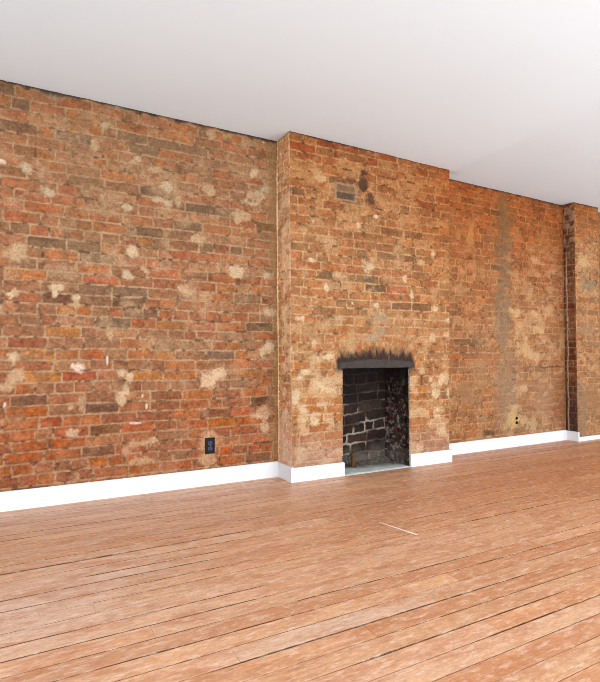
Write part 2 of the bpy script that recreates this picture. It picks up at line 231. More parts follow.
def brick_field(u, z, key, seed, pal, mortar, course=0.0708, blen=0.218, header_every=7, zoff=0.0,
                joint=0.0092, smear=0.5, warp=0.006, arch=None, wash=0.30, altc=(162, 122, 84)):
    """colour (linear) and relief for every point (u, z) of one wall face"""
    uw = u + (vn(u * 5, z * 9, seed) - .5) * warp * 1.4 + (vn(u * 26, z * 26, seed + 1) - .5) * warp * 0.8
    zw = z + (fbm(u * 1.7, z * 2.2, seed + 2, 3) - .5) * warp * 4.0 + (vn(u * 30, z * 30, seed + 3) - .5) * warp * 0.75 - zoff
    k = np.floor(zw / course).astype(int)
    kmax = int(k.max()) + 2
    rows = make_rows(seed, float(u.min()), float(u.max()), kmax, blen, header_every)
    dz = np.minimum(zw - k * course, (k + 1) * course - zw)
    du = np.zeros_like(u); bid = np.zeros(u.shape, np.int64)
    for kk in range(int(k.min()), int(k.max()) + 1):
        m = k == kk
        if not m.any(): continue
        js = rows[max(0, min(len(rows) - 1, kk + 2))]
        i = np.clip(np.searchsorted(js, uw[m]) - 1, 0, len(js) - 2)
        du[m] = np.minimum(uw[m] - js[i], js[i + 1] - uw[m])
        bid[m] = (kk + 5) * 1000 + i
    if arch is not None:                       # soldier bricks fanning over the opening
        a0, a1, zb, zt = arch
        am = (u > a0) & (u < a1) & (z > zb) & (z < zt)
        mid = 0.5 * (a0 + a1)
        ua = (u - mid) / (1 + (z - zb) * 0.45) + (vn(u * 25, z * 25, seed + 9) - .5) * 0.006
        i = np.floor(ua / 0.066)
        du2 = np.minimum(ua - i * 0.066, (i + 1) * 0.066 - ua); dz2 = np.minimum(z - zb + 0.02, zt - z)
        du = np.where(am, du2, du); dz = np.where(am, dz2, dz)
        bid = np.where(am, 900000 + i.astype(np.int64), bid)
    d = np.minimum(du, dz)
    rough = fbm(u * 55, z * 55, seed + 4, 3)
    jw = joint * 0.5 + (fbm(u * 14, z * 14, seed + 5, 2) - .5) * 0.006
    cover = sst(-0.0015, 0.0048, d - jw - (rough - .5) * 0.007)          # 1 on brick, 0 in joint
    # colour of each brick
    w = np.array([p[1] for p in pal], float); cw = np.cumsum(w / w.sum())
    P = s2l([p[0] for p in pal]); P = lerp(P, (P * (w / w.sum())[:, None]).sum(0), 0.32)
    uid, inv = np.unique(bid, return_inverse=True); inv = inv.reshape(bid.shape)
    rr = np.random.RandomState(seed + 77)
    ci = np.searchsorted(cw, rr.rand(len(uid)))
    C = P[np.clip(ci, 0, len(pal) - 1)] * (0.82 + 0.32 * rr.rand(len(uid)))[:, None]
    flat_b = bid.ravel(); fu = u.ravel(); fz = z.ravel()
    nob = rr.rand(len(uid)) * 0.35 + 0.0
    for (bu, bz, c) in BRICK.get(key, []):
        j = int(np.argmin((fu - bu) ** 2 + (fz - bz) ** 2))
        t = np.searchsorted(uid, flat_b[j])
        C[t] = lerp(s2l(c), s2l((160, 112, 74)), 0.22); nob[t] *= 0.5
    bc = C[inv]
    n1 = fbm(u * 16, z * 22, seed + 6, 3)[..., None]; n2 = fbm(u * 46, z * 46, seed + 7, 3)[..., None]
    bc = bc * (0.70 + 0.60 * n1) * (0.64 + 0.72 * n2)
    alt = s2l(altc)
    bc = lerp(bc, alt, (0.42 * sst(0.48, 0.70, fbm(u * 11 + 7, z * 11, seed + 8, 3)))[..., None])
    mc = s2l(mortar) * (0.78 + 0.44 * fbm(u * 30, z * 30, seed + 10, 3)[..., None])
    # lime wash smeared over the faces
    sm = sst(0.50, 0.74, fbm(u * 7.5, z * 9.5, seed + 12, 4) + (rough - .5) * 0.25) * smear
    sm = np.clip(sm + wash * (0.4 + 0.6 * rough) * (0.5 + nob[inv]), 0, 0.92)
    cov = cover * (1 - sm)
    col = lerp(mc, bc, cov[..., None])
    dark = sst(0.54, 0.74, fbm(u * 22, z * 26, seed + 14, 3)) * (1 - cover)     # open joints
    col = lerp(col, s2l((86, 62, 44)), (0.78 * dark)[..., None])
    mt = sst(0.54, 0.72, fbm(u * 34 + 3, z * 48, seed + 20, 3)) * 0.34 + sst(0.55, 0.75, fbm(u * 6, z * 8, seed + 21, 4)) * 0.24
    col = lerp(col, col * s2l((176, 160, 146)), mt[..., None])
    col = col * (0.80 + 0.40 * fbm(u * 95, z * 95, seed + 22, 2))[..., None]
    hgt = 0.0055 * cover * (1 - 0.6 * sm) + (rough - .5) * 0.003 - 0.003 * dark
    for (pu, pz, ru, rz, c) in PATCH.get(key, []):
        sel = (np.abs(u - pu) < ru * 2.2) & (np.abs(z - pz) < rz * 2.2)
        if not sel.any(): continue
        us, zs = u[sel], z[sel]
        r = np.sqrt(((us - pu) / ru) ** 2 + ((zs - pz) / rz) ** 2)
        r = r * 0.88 + (fbm(us * 16, zs * 16, seed + 15, 3) - .5) * 1.7 + (fbm(us * 70, zs * 70, seed + 18, 2) - .5) * 0.7
        big = ru > 0.11 or rz > 0.11
        m = (1 - sst(0.45, 1.15 if not big else 1.3, r)) * (0.60 if big else 0.92)
        pc = s2l(c) * (1.28 if key in 'LB' else 1.12) * (0.82 + 0.28 * fbm(us * 40, zs * 40, seed + 16, 2)[..., None])
        col[sel] = lerp(col[sel], pc, m[..., None]); hgt[sel] = lerp(hgt[sel], 0.0065, m * (0.3 if big else 0.8))
    return col, hgt, cover, rough

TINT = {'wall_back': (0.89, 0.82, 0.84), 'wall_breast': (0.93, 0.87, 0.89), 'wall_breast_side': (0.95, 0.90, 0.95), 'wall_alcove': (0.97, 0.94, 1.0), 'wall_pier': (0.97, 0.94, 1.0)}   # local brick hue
def surface(name, posfn, nrmfn, u0, u1, z0, z1, res, colfn, fade=(True, True), kind='structure', parent=None, hole=None):
    nu = max(2, int(round((u1 - u0) / res)) + 1); nz = max(2, int(round((z1 - z0) / res)) + 1)
    uu = np.linspace(u0, u1, nu); zz = np.linspace(z0, z1, nz)
    U, Z = np.meshgrid(uu, zz)
    col, hgt = colfn(U, Z)
    f = np.ones_like(U)
    if fade[0]: f = f * sst(0, 0.014, U - u0)
    if fade[1]: f = f * sst(0, 0.014, u1 - U)
    hgt = hgt * f
    X, Y_, Zp = posfn(U, Z)
    nx, ny, nz_ = nrmfn
    co = np.stack([X + nx * hgt, Y_ + ny * hgt, Zp + nz_ * hgt], -1).reshape(-1, 3)
    i = np.arange(nu * nz).reshape(nz, nu)
    q = np.stack([i[:-1, :-1], i[:-1, 1:], i[1:, 1:], i[1:, :-1]], -1).reshape(-1, 4)
    if hole is not None:
        cu = 0.5 * (U[:-1, :-1] + U[1:, 1:]).ravel(); cz = 0.5 * (Z[:-1, :-1] + Z[1:, 1:]).ravel()
        q = q[~hole(cu, cz)]
    me = bpy.data.meshes.new(name)
    me.vertices.add(len(co)); me.vertices.foreach_set('co', co.astype(np.float32).ravel())
    me.loops.add(q.size); me.loops.foreach_set('vertex_index', q.astype(np.int32).ravel())
    me.polygons.add(len(q)); me.polygons.foreach_set('loop_start', np.arange(0, q.size, 4, dtype=np.int32))
    me.update(calc_edges=True)
    at = me.color_attributes.new('tone', 'FLOAT_COLOR', 'POINT')
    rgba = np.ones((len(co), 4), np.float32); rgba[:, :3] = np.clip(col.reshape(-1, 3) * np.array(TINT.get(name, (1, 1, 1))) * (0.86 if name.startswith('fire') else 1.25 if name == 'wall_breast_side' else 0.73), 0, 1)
    at.data.foreach_set('color', rgba.ravel())
    me.validate()
    return link_mesh(name, me, M_BRICK, parent, kind)

def top_dark(col, hgt, U, Z, seed, amt=0.8):
    """dark ragged gap line painted where brick meets ceiling, colour darkening towards it"""
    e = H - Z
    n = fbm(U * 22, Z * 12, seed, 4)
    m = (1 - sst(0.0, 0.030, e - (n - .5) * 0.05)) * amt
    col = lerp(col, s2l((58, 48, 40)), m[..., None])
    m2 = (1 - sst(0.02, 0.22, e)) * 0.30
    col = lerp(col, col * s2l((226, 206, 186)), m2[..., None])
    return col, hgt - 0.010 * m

def foot_dust(col, U, Z, seed, c, amt=0.5, z1=0.5):
    m = (1 - sst(0.12, z1, Z)) * amt * (0.5 + fbm(U * 8, Z * 8, seed, 3))
    return lerp(col, s2l(c), np.clip(m, 0, .8)[..., None])

# ---- wall left of the chimney breast
def col_left(U, Z):
    col, hgt, cov, rg = brick_field(U, Z, 'L', 101, PAL_L, (196, 165, 126), zoff=-0.012, smear=lerp(0.30, 0.58, sst(0.5, 1.6, Z)), wash=lerp(0.12, 0.27, sst(0.4, 1.5, Z)))
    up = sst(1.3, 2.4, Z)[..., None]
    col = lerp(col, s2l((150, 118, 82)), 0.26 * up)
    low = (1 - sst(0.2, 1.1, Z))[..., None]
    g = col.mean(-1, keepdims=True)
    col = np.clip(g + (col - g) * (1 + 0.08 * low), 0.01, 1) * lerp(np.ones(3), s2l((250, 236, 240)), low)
    s = sst(1.70, 1.79, U + (fbm(U * 5, Z * 6, 3, 3) - .5) * 0.10) * 0.55      # mortar washed into the corner
    col = lerp(col, s2l((184, 152, 100)), s[..., None])
    bd = (1 - sst(0.004, 0.011, XB0 - U + (fbm(U * 0, Z * 9, 4, 3) - .5) * 0.010)) * sst(2.55, 2.3, Z) * 0.85
    col = lerp(col, s2l((240, 212, 160)) * 1.6, bd[..., None])
    return top_dark(col, hgt, U, Z, 5, 0.85)

# u of a wall face runs along it; the corners lean slightly with height
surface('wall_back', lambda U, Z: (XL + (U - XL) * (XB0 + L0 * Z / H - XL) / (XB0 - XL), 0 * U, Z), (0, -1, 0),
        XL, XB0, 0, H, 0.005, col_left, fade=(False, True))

# ---- chimney breast, side and front
def col_side(U, Z):
    col, hgt, cov, rg = brick_field(U, Z, 'S', 202, PAL_B, (204, 172, 128), blen=0.21, header_every=2, zoff=0.02, smear=0.75, wash=0.45)
    t = sst(0.06, 0.20, U + (fbm(U * 9, Z * 8, 6, 3) - .5) * 0.12)
    m = sst(0.50, 0.62, fbm(U * 10, Z * 10.5, 61, 3)) * sst(0.05, 0.1, U)
    col = lerp(col, s2l((216, 186, 146)), (0.75 * m * (1 - sst(1.9, 2.4, Z) * .5))[..., None])
    l = (1 - sst(0.004, 0.020, U))                                   # pale bead of mortar in the corner
    col = lerp(col, s2l((240, 212, 160)) * 1.5, (0.85 * l)[..., None])
    col = foot_dust(col, U, Z, 71, (206, 180, 160), 0.55, 0.7)
    return top_dark(col, hgt, U, Z, 8, 0.5)

surface('wall_breast_side', lambda U, Z: (XB0 + lerp(L0, L0F, U / D1) * Z / H, -U, Z), (-1, 0, 0),
        0, D1, 0, H, 0.005, col_side)

ARC_Z = lambda u: 0.884 + 0.030 * (1 - ((u - 2.575) / 0.40) ** 2)

def col_breast(U, Z):
    col, hgt, cov, rg = brick_field(U, Z, 'B', 303, PAL_B, (206, 170, 122), course=0.0690, blen=0.215, zoff=0.005, smear=0.58,
                                    wash=0.28, arch=(2.16, 2.99, 0.87, 1.05))
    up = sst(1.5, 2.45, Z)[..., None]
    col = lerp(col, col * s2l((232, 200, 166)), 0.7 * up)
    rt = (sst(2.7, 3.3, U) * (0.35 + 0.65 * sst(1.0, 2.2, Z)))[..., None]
    col = lerp(col, col * s2l((244, 212, 170)) * 1.05, 0.6 * rt)  # light falloff painted as deeper orange towards the top and right
    # pale limewash patches low on both sides of the fireplace
    n = fbm(U * 8.5, Z * 11, 35, 4)
    lo = (1 - sst(0.75, 1.35, Z))
    m = sst(0.54, 0.64, n) * lo * 0.58
    col = lerp(col, s2l((218, 190, 146)) * 1.1, m[..., None])
    o = sst(0.54, 0.66, fbm(U * 5 + 3, Z * 15, 36, 3)) * lo * cov * 0.55 * (1 - m)
    col = lerp(col, s2l((186, 108, 44)), o[..., None])
    col = foot_dust(col, U, Z, 37, (202, 168, 150), 0.35, 0.45) * 1.0
    # bricked-up stove pipe opening with its mortar frame
    fu = np.abs(U - 2.283) / 0.098; fz = np.abs(Z - 2.236) / 0.066
    r = np.maximum(fu, fz) + (fbm(U * 30, Z * 30, 38, 2) - .5) * 0.10
    fr = sst(0.80, 0.88, r) * (1 - sst(1.02, 1.12, r))
    inn = 1 - sst(0.80, 0.88, r)
    bcol = np.where((Z > 2.236)[..., None], s2l((138, 106, 78)), s2l((92, 80, 64)))
    bcol = lerp(bcol, s2l((152, 128, 100)), (1 - sst(0.004, 0.011, np.abs(Z - 2.238)))[..., None])
    col = lerp(col, bcol * (0.8 + 0.4 * rg[..., None]), (0.85 * inn)[..., None])
    col = lerp(col, s2l((164, 142, 112)), (0.85 * fr)[..., None])
    # soot licking up from the opening
    e = np.maximum(np.abs(U - 2.575) - 0.36, 0)
    tongues = (fbm(U * 24, Z * 16.0, 39, 3) - .5) * 0.08
    so = 1 - sst(-0.01, 0.085, (Z - ARC_Z(U)) - tongues - 0.026 + e * 1.6)
    so = np.clip(so + 0.5 * (1 - cov) * (1 - sst(0.05, 0.13, Z - ARC_Z(U) + e * 2)), 0, 1)
    so = so * (1 - sst(0.0, 0.05, e + (fbm(U * 30, Z * 30, 40, 2) - .5) * 0.05)) * sst(0.76, 0.86, Z + e * .3)
    col = lerp(col, s2l((50, 44, 42)), np.clip(so * 0.96, 0, 1)[..., None])
    ej = np.minimum(np.abs(U - FX0), np.abs(U - FX1))
    js = (1 - sst(0.0, 0.022, ej + (rg - .5) * 0.03)) * (Z < 0.9) * 0.5 * (0.35 + 0.65 * (U > 2.5))
    col = lerp(col, s2l((82, 62, 50)), js[..., None])
    return top_dark(col, hgt, U, Z, 9, 0.85)

def pos_breast(U, Z):
    t = (U - XB0) / (XB1 - XB0)
    return (U + lerp(L0F, L1, t) * Z / H, -lerp(D1, D1R, t), Z)
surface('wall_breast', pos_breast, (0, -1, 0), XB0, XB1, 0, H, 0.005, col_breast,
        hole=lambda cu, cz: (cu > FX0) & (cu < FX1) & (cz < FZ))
# right return of the breast (turned away from the room's viewpoint)
surface('wall_breast_return', lambda U, Z: (XB1 + L1 * Z / H, -D1R + U, Z), (1, 0, 0), 0, D1R + YR0 + 0.03, 0, H, 0.008, 
        lambda U, Z: (lambda a: top_dark(a[0], a[1], U, Z, 10, .7))(brick_field(U, Z, 'Q', 404, PAL_R, (180, 140, 96), blen=.21)))

# ---- alcove wall right of the breast
def col_right(U, Z):
    col, hgt, cov, rg = brick_field(U, Z, 'R', 505, PAL_R, (196, 152, 104), course=0.069, smear=0.46, wash=0.28, joint=0.009)
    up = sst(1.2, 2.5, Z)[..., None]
    col = lerp(col, col * s2l((238, 196, 150)) * 1.05, 0.9 * up)  # upper wall coloured darker orange to stand in for light falloff
    lo = (1 - sst(0.5, 1.3, Z)); md = sst(4.05, 4.5, U)
    col = lerp(col, s2l((164, 132, 102)), (0.26 * lo * md * (0.4 + fbm(U * 4, Z * 5, 51, 3)))[..., None])
    fl = sst(0.57, 0.66, fbm(U * 9, Z * 15, 57, 4)) * sst(4.0, 4.6, U) * (1 - sst(1.6, 2.3, Z)) * .38
    col = lerp(col, s2l((206, 168, 122)) * 1.15, fl[..., None])
    b = np.exp(-((Z - 0.92) / 0.035) ** 2) * (U < 4.25) * 0.5
    col = lerp(col, s2l((188, 106, 50)), (b * cov)[..., None])
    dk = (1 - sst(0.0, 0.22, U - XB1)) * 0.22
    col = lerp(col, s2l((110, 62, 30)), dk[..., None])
    ck = np.exp(-((Z - 0.812 - (fbm(U * 12, Z * 0, 52, 3) - .5) * 0.03) / 0.007) ** 2) * sst(4.75, 5.0, U) * 0.8
    col = lerp(col, s2l((80, 52, 36)), ck[..., None])
    dr = sst(5.02, 5.36, U + (fbm(U * 4, Z * 7, 53, 3) - .5) * 0.30)
    dr = dr * (0.55 + 0.3 * sst(1.2, .3, Z))
    col = lerp(col, s2l((128, 70, 34)), (0.60 * dr * (0.4 + rg * .9))[..., None])
    return top_dark(col, hgt, U, Z, 11, 0.8)
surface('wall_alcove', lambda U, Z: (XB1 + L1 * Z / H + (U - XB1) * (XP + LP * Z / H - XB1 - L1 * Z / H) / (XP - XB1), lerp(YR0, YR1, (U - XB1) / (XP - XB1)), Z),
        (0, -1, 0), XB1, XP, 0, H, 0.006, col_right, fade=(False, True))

# ---- pier at the right
def col_pside(U, Z):
    col, hgt, cov, rg = brick_field(U, Z, 'T', 606, PAL_S, (170, 132, 100), blen=0.24, header_every=0, smear=0.25, wash=0.12, zoff=.03)
    top = sst(2.05, 2.25, Z)
    wm = sst(0.45, 0.6, fbm(U * 18, Z * 18, 62, 3)) * top
    col = lerp(col, s2l((198, 160, 136)), (0.65 * wm)[..., None])
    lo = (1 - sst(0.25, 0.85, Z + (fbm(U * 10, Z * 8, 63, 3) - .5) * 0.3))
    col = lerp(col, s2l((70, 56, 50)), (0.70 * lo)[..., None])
    wl = np.exp(-((U - 0.035 - (fbm(U * 0, Z * 7, 64, 3) - .5) * 0.02) / 0.007) ** 2) * (1 - sst(1.9, 2.2, Z))
    col = lerp(col, s2l((226, 198, 170)), (0.80 * wl)[..., None])
    return top_dark(col, hgt, U, Z, 12, 0.5)
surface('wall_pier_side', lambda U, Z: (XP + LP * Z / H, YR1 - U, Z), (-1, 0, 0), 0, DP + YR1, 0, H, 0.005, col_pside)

def col_pier(U, Z):
    col, hgt, cov, rg = brick_field(U, Z, 'P', 707, PAL_B, (202, 160, 112), course=0.069, smear=0.6, wash=0.38)
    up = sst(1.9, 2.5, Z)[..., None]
    col = lerp(col, col * s2l((238, 196, 150)) * 1.03, 0.85 * up)  # falling light near the ceiling put into the brick colour
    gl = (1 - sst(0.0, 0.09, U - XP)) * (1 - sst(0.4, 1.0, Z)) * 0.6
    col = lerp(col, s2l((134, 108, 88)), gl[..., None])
    return top_dark(col, hgt, U, Z, 13, 0.7)
surface('wall_pier', lambda U, Z: (U + LP * Z / H * (XPE - U) / (XPE - XP), 0 * U - DP, Z), (0, -1, 0), XP, XPE, 0, H, 0.006, col_pier)
def col_far(U, Z):
    col, hgt, cov, rg = brick_field(U, Z, 'X', 808, PAL_R, (178, 136, 90), course=0.069, smear=0.5, wash=0.4)
    return top_dark(col * 0.9, hgt, U, Z, 14, 0.7)
surface('wall_pier_return', lambda U, Z: (XPE + 0 * U, -DP + U, Z), (1, 0, 0), 0, DP - 0.02, 0, H, 0.012, col_far)
surface('wall_far', lambda U, Z: (U, 0 * U - 0.02, Z), (0, -1, 0), XPE, XR, 0, H, 0.010, col_far, fade=(False, False))

# ------------------------------------------------------------------ ceiling: old plaster, a touch low over the breast's right corner
def ceil_h(x, y):
    d = np.exp(-((x - 3.30) / 0.75) ** 2) * sst(-0.10, -0.22, y) * (1 - sst(-1.2, -0.25, y) * 0 ) 
    return H - 0.022 * d * np.exp(-((y + 0.24) / 0.9) ** 2) * np.where(x > 3.39, np.exp(-((x - 3.39) / 0.12) ** 2), 1.0)
xs = np.concatenate([np.linspace(XL - .4, 2.2, 30), np.linspace(2.25, 3.3, 30), np.linspace(3.32, 3.8, 40), np.linspace(3.9, XR + .1, 30)])
ys = np.concatenate([np.linspace(-5.2, -1.0, 30), np.linspace(-0.95, -0.3, 20), np.linspace(-0.28, -0.05, 24), np.linspace(0, .3, 4)])
CX, CY = np.meshgrid(xs, ys); CZ = ceil_h(CX, CY)
bm = bmesh.new()
vs = [[bm.verts.new((CX[j, i], CY[j, i], CZ[j, i])) for i in range(len(xs))] for j in range(len(ys))]
for j in range(len(ys) - 1):
    for i in range(len(xs) - 1):
        bm.faces.new((vs[j][i], vs[j + 1][i], vs[j + 1][i + 1], vs[j][i + 1]))
from_bm('ceiling', bm, M_CEIL, kind='structure', smooth=True)

# ------------------------------------------------------------------ floor boards (one floor)
seams = [0.30, 0.21, 0.12, 0.03, -0.06, -0.15, -0.235, -0.32, -0.405, -0.49, -0.575, -0.665, -0.755, -0.845, -0.935, -1.024, -1.120, -1.220, -1.300, -1.400, -1.482, -1.570, -1.660,
         -1.752, -1.843, -1.930, -2.017, -2.107, -2.197, -2.284, -2.372, -2.460]
while seams[-1] > -5.2: seams.append(seams[-1] - 0.0885)
# wide dark gaps: (seam y, x from, x to, gap in mm)
GAPS = [(-1.024, -1.5, 1.12, 11), (-1.220, 0.2, 0.9, 7), (-1.300, -0.2, 0.85, 6), (-1.300, 1.9, 3.2, 4), (-1.120, 0.2, 1.2, 4), (-1.400, -1, 0.9, 4), (-1.660, -1, 0.9, 5),
        (-1.752, -1, 0.895, 10), (-1.843, 0.90, 1.9, 8), (-1.843, -1, 0.6, 4), (-1.930, -1, 1.0, 8), (-1.930, 1.7, 2.9, 7), (-2.017, 0.35, 1.25, 5), (-2.107, 0.5, 1.95, 10), (-2.197, 1.0, 2.6, 5), (-2.017, 2.0, 3.4, 6),
        (-2.284, 0.9, 1.95, 10), (-2.372, 1.3, 2.6, 11), (-2.372, 2.7, 4.2, 7), (-2.284, 2.3, 3.4, 5), (-0.845, 0.4, 1.4, 4), (-0.575, -1, 0.1, 6), (-0.405, 3.6, 4.1, 6), (-0.755, 3.2, 3.8, 4),
        (-0.320, 3.7, 4.9, 4), (-1.482, 2.2, 3.0, 5), (-1.570, 3.2, 4.4, 5), (-1.843, 2.6, 3.6, 5), (-2.460, 1.9, 3.2, 8), (-0.490, 0.0, 1.6, 4), (-0.665, 2.6, 3.9, 3), (-0.935, 1.5, 2.6, 3)]
def gap_half(ys_, xs_, k):
    g = 0.0002 + (0.0008 if ys_ < -1.6 else 0.0009) * sst(0.40, 0.80, fbm(xs_ * 0.9 + k * 3.1, xs_ * 0 + k, 900, 3))
    for (gy, x0, x1, mm) in GAPS:
        if abs(gy - ys_) < 1e-6:
            g = np.maximum(g, mm * (0.00028 if gy < -1.7 else 0.00060) * sst(x0, x0 + .10, xs_) * (1 - sst(x1 - .04, x1, xs_)) * (0.7 + 0.6 * fbm(xs_ * 7, xs_ * 0, 901 + k, 2)))
    return g
FXS = np.arange(XL - 0.4, XR + 0.15, 0.05)
NF = len(FXS)
co = []; fc = []; tone = []
PALF = s2l([(214,164,124), (208,154,114), (218,168,130), (206,156,118), (214,158,116), (212,164,130), (202,146,106), (220,174,138)])
rf = np.random.RandomState(5)
def floor_tone(x, y, base):
    c = np.repeat(base[None, :], len(x), 0)
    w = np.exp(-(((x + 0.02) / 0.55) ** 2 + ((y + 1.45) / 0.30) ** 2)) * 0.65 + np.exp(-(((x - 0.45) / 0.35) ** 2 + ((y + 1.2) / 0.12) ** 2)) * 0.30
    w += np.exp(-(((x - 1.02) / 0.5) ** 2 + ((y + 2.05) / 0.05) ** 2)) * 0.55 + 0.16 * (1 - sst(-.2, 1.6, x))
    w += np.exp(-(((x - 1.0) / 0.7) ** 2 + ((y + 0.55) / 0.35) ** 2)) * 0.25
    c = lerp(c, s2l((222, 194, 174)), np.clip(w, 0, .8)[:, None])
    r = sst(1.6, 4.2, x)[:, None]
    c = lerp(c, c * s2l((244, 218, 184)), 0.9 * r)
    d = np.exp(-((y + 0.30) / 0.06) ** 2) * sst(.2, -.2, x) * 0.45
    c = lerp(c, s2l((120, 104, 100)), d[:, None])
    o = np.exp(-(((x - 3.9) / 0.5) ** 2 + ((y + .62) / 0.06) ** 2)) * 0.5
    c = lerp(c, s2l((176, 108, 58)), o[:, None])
    return c
for k in range(len(seams) - 1):
    ya, yb = seams[k], seams[k + 1]
    xa = FXS
    ga, gb = gap_half(ya, xa, k), gap_half(yb, xa, k + 1)
    # butt joints along the board
    ends = [XL - 0.4]
    x = XL - 0.4 + rf.rand() * 2.5
    while x < XR: ends.append(x); x += 2.4 + 2.8 * rf.rand()
    ends.append(XR + .15)
    bcols = PALF[rf.randint(0, len(PALF), len(ends))] * (0.93 + 0.14 * rf.rand(len(ends)))[:, None]
    dzs = (rf.rand(len(ends)) - .5) * 0.0012
    for e in range(len(ends) - 1):
        xx = np.unique(np.concatenate([[ends[e] + 0.0003], xa[(xa > ends[e] + .01) & (xa < ends[e + 1] - .01)], [ends[e + 1] - 0.0003]]))
        g1 = np.interp(xx, xa, ga); g2 = np.interp(xx, xa, gb)
        n = len(xx); b0 = len(co)
        z = 0.0 + dzs[e] - 0.0006
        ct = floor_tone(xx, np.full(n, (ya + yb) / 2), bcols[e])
        for dy, zz in ((ya - g1, -0.02), (ya - g1, z - .0006), (ya - g1 - .002, z), (yb + g2 + .002, z), (yb + g2, z - .0006), (yb + g2, -0.02)):
            for i in range(n): co.append((xx[i], dy[i], zz))
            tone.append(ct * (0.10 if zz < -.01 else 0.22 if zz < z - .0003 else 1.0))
        for r in range(5):
            for i in range(n - 1):
                a = b0 + r * n + i
                fc.append((a, a + n, a + n + 1, a + 1))
nb = len(co)
co += [(XL - .4, .3, -.010), (XR + .15, .3, -.010), (XR + .15, -5.3, -.010), (XL - .4, -5.3, -.010)]
fc.append((nb, nb + 3, nb + 2, nb + 1))
tone.append(np.full((4, 3), 0.012))
me = bpy.data.meshes.new('floor'); me.from_pydata(co, [], fc); me.update()
at = me.color_attributes.new('tone', 'FLOAT_COLOR', 'POINT')
rgba = np.ones((len(co), 4), np.float32); rgba[:, :3] = np.concatenate(tone, 0) * np.array((0.92, 0.88, 0.86))
at.data.foreach_set('color', rgba.ravel())
bmx = bmesh.new(); bmx.from_mesh(me); bmesh.ops.recalc_face_normals(bmx, faces=bmx.faces)
for f_ in bmx.faces:
    if abs(f_.normal.z) > .5 and f_.normal.z < 0: f_.normal_flip()
bmx.to_mesh(me); bmx.free()
fl = link_mesh('floor', me, M_FLOOR, kind='structure')
me.materials.append(M_SLOT)
me.polygons[len(me.polygons) - 1].material_index = 1

# long pale scratch and paint flecks on the boards are shallow marks of their own
def fleck(points, w, name='scratch', z=0.0012):
    bm = bmesh.new(); L = []; R_ = []
    for i, (x, y) in enumerate(points):
        a = points[max(0, i - 1)]; b = points[min(len(points) - 1, i + 1)]
        t = Vector((b[0] - a[0], b[1] - a[1], 0)).normalized(); n = Vector((-t.y, t.x, 0))
        ww = w[i] * 0.5
        L.append(bm.verts.new(Vector((x, y, z)) + n * ww)); R_.append(bm.verts.new(Vector((x, y, z)) - n * ww))
    for i in range(len(L) - 1): bm.faces.new((L[i], L[i + 1], R_[i + 1], R_[i]))
    return bm
M_FLECK = flat_material('pale_scratch', (236, 216, 200), 0.7, 0.08, 30, 0.2)
o = from_bm('scratch', fleck([(1.806, -1.255), (1.815, -1.31), (1.83, -1.38), (1.842, -1.44), (1.852, -1.49), (1.858, -1.515)], [.006, .012, .014, .014, .020, .012]), M_FLECK)
o['label'] = 'long thin white scratch across the floor boards in front of the fireplace'; o['category'] = 'scratch'

# ------------------------------------------------------------------ baseboards
def board(name, a, b, h=BH, t=BT, side=(0, -1), z0=0.0, bev=0.004):
    """a..b along the wall face in plan, board standing off it by t on the given side"""
    ax, ay = a; bx_, by = b; sx, sy = side
    prof = [(0.0, z0), (t, z0), (t, h - 0.010), (t - 0.002, h - 0.004), (t - 0.007, h), (0.0, h)]
    bm = bmesh.new(); rings = []
    for (px, py) in ((ax, ay), (bx_, by)):
        rings.append([bm.verts.new((px + sx * d, py + sy * d, z)) for d, z in prof])
    n = len(prof)
    for i in range(n):
        bm.faces.new((rings[0][i], rings[0][(i + 1) % n], rings[1][(i + 1) % n], rings[1][i]))
    bm.faces.new(rings[0]); bm.faces.new(rings[1][::-1])
    return from_bm(name, bm, M_TRIM, kind='structure')
board('baseboard_back', (XL, -.0), (XB0 - BT, -.0), h=0.118)
board('baseboard_breast_side', (XB0, 0), (XB0, -D1 - BT), side=(-1, 0), h=0.112)
board('baseboard_breast_left', (XB0, -D1), (FX0 + .004, -lerp(D1, D1R, (FX0 - XB0) / (XB1 - XB0))), h=0.105)
board('baseboard_breast_right', (FX1 + .012, -lerp(D1, D1R, (FX1 - XB0) / (XB1 - XB0))), (XB1 + BT, -D1R), h=0.107)
board('baseboard_breast_return', (XB1, -D1R), (XB1, YR0 - BT), side=(1, 0), h=0.107)
board('baseboard_alcove', (XB1, YR0), (XP - BT, YR1), h=0.110)
board('baseboard_pier_side', (XP, YR1), (XP, -DP - BT), side=(-1, 0), h=0.104)
board('baseboard_pier', (XP, -DP), (XPE, -DP), h=0.046)
board('baseboard_pier_return', (XPE, -DP - BT), (XPE, -.02 - BT), side=(1, 0), h=0.10)
board('baseboard_far', (XPE, -.02), (XR, -.02), h=0.10)

